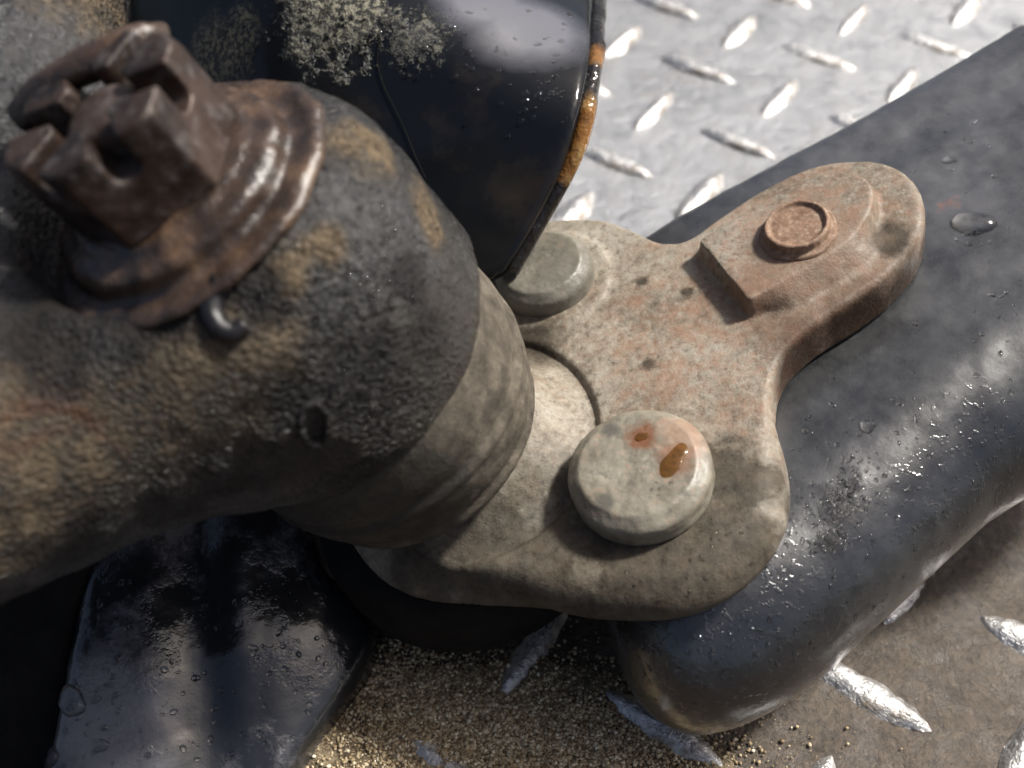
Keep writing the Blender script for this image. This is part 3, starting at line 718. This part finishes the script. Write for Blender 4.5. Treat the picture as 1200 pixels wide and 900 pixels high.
# casting marks on the knuckle: a hooked ridge and a small pit ring
def skin_line(key, pts, lift):
    o = []
    for x, y in pts:
        p, n = hit(key, x, y)
        if p is None: continue
        if n @ ray(x, y) > 0: n = -n
        o.append(p+n*lift)
    return o
P = skin_line('knuckle', [(262, 330), (252, 345), (248, 364), (255, 382), (272, 390), (288, 380)], -.02)
if len(P) > 3:
    V, F = tube(P, (.17, .10), None, 14, 6); mesh_obj('casting_mark', np.array(V), F, M['hook'], kn)
P = skin_line('knuckle', [(352, 497), (358, 477), (374, 474), (384, 492), (380, 515), (364, 520), (353, 505)], .0)
if len(P) > 3:
    V, F = tube(P, .05, None, 10, 6); mesh_obj('pit_ring', np.array(V), F, M['knuckle'], kn)

# ------------------------------------------------------------------ water
def dome(p, n, r, asp=1.0, ang=0.0, h=.42, seed=0, nr=5, na=18):
    rs = np.random.RandomState(seed); n = unit(n); t = unit(np.cross(n, [.3, .9, .1])); b = np.cross(n, t)
    ph = rs.rand(3)*6.28; V = [p+n*r*h]; F = []
    for i in range(1, nr+1):
        q = i/nr
        for k in range(na):
            a = 2*math.pi*k/na; w_ = 1+.10*math.sin(2*a+ph[0])+.07*math.sin(3*a+ph[1])+.04*math.sin(5*a+ph[2])
            x = q*w_*r*asp*math.cos(a); y = q*w_*r*math.sin(a)
            X = x*math.cos(ang)-y*math.sin(ang); Y = x*math.sin(ang)+y*math.cos(ang)
            V.append(p+t*X+b*Y+n*r*h*(math.sqrt(max(0, 1-q*q*.985))-.12))
    for k in range(na): F.append([0, 1+k, 1+(k+1) % na])
    for i in range(nr-1):
        for k in range(na): F.append([1+i*na+k, 1+(i+1)*na+k, 1+(i+1)*na+(k+1) % na, 1+i*na+(k+1) % na])
    return V, F
def join(L):
    V = []; F = []; b = 0
    for v, f in L:
        V += list(v); F += [[i+b for i in q] for q in f]; b += len(v)
    return np.array(V), F
def drop(key, x, y, r, label, mat='water', asp=1.3, ang=.3, h=.62, name='water_drop', grp='larger water drops on the black metal', cat='water drop', seed=1):
    p, n = hit(key, x, y)
    if p is None: print('miss', key, x, y); return
    if n @ ray(x, y) > 0: n = -n
    V, F = dome(p-n*.01, n, r, asp, ang, h, seed, 8, 26)
    return tag(mesh_obj(name, np.array(V), F, M[mat]), label, cat, grp)
drop('arm', 1142, 262, .26, 'largest clear water drop on the flat of the black arm, at its right end', asp=1.4, seed=3)
drop('arm', 1017, 499, .12, 'single clear drop on the black arm to the right of the plate lower lobe', asp=1.1, seed=4)
drop('arm', 1113, 188, .10, 'small clear drop on the black arm just above the raised lug tip', asp=1.2, seed=5)
drop('low', 84, 822, .24, 'big round drop on the left edge of the lower bracket', seed=6, asp=.9, ang=1.2)
drop('low', 118, 874, .10, 'small drop near the bottom left of the lower bracket', seed=7)
drop('low', 60, 888, .15, 'drop in the bottom left corner of the lower bracket', seed=8)
drop('low', 112, 820, .07, 'tiny drop right of the big round drop on the lower bracket', seed=9)
for (x, y, r, a, g, lab) in ((790, 540, .16, 1.9, 1.25, 'glossy amber oil blob on the front rivet head, right of its centre'), (752, 512, .09, 1.2, .4, 'small amber oil spot near the centre of the front rivet head')):
    drop('rivet11', x, y, r, lab, 'oil', a, g, .35, 'oil_drop', 'amber oil drops on the front rivet', 'oil drop', 12)
def spray(name, parent, key, regs, seed, rmin=.008, rmax=.05, mat='water', h=.5):
    rs = np.random.RandomState(seed); L = []
    for (x, y, sx, sy, ang, n) in regs:
        for _ in range(n):
            a, b = rs.randn()*sx, rs.randn()*sy; X = x+a*math.cos(ang)-b*math.sin(ang); Y = y+a*math.sin(ang)+b*math.cos(ang)
            p, nn = hit(key, X, Y)
            if p is None: continue
            if nn @ ray(X, Y) > 0: nn = -nn
            r = rmin+(rmax-rmin)*rs.rand()**3
            L.append(dome(p-nn*r*.03, nn, r, 1+.5*rs.rand(), rs.rand()*3, h, rs.randint(9999), 3, 9))
    if not L: return
    V, F = join(L); o = mesh_obj(name, V, F, M[mat], parent); o['kind'] = 'stuff'; return o
spray('water_specks', arm_o, 'arm', [(1120, 180, 45, 35, 0, 40), (1160, 270, 25, 14, -.3, 30), (988, 585, 13, 28, .25, 420), (972, 636, 14, 7, -.4, 160), (900, 620, 20, 60, .3, 220),
      (870, 760, 70, 25, -.3, 200), (1080, 560, 60, 40, -.6, 120), (930, 690, 90, 60, -.5, 160), (1000, 450, 120, 90, 0, 60), (1180, 430, 20, 60, 0, 60), (740, 740, 20, 40, 0, 60)], 5)
spray('water_specks', la, 'low', [(110, 850, 40, 50, 0, 90), (135, 750, 22, 40, .4, 160), (250, 820, 60, 60, 0, 150), (320, 740, 30, 40, 0, 60)], 6, rmax=.06)
spray('water_specks', shd, 'shield', [(600, 40, 40, 50, 0, 70), (640, 110, 14, 30, .5, 50), (500, 50, 60, 40, 0, 30), (560, 190, 60, 60, 0, 8), (400, 30, 40, 25, 0, 120)], 7, rmax=.06)
spray('water_specks', kn, 'knuckle', [(380, 340, 60, 60, 0, 420), (430, 400, 40, 60, .6, 260), (430, 230, 50, 40, 0, 160), (30, 230, 25, 50, .4, 200), (470, 320, 40, 60, 0, 160), (200, 400, 120, 60, 0, 60)], 8, rmin=.008, rmax=.035)
spray('water_specks', bj, 'rivet11', [(791, 540, 4, 12, .3, 26), (770, 575, 8, 6, 0, 6)], 10, rmin=.012, rmax=.05)
spray('water_specks', bj, 'plate', [(850, 640, 30, 18, -.4, 60), (780, 690, 60, 12, 0, 50)], 9, rmax=.03)
# a stray hair on the shield
P = skin_line('shield', [(446, 40), (443, 70), (450, 100), (462, 125), (474, 150), (486, 180), (500, 210)], .02)
if len(P) > 3:
    V, F = tube(P, .008, None, 6, 6); tag(mesh_obj('hair', np.array(V), F, M['rubber']), 'thin stray hair clinging to the glossy black shield', 'hair')
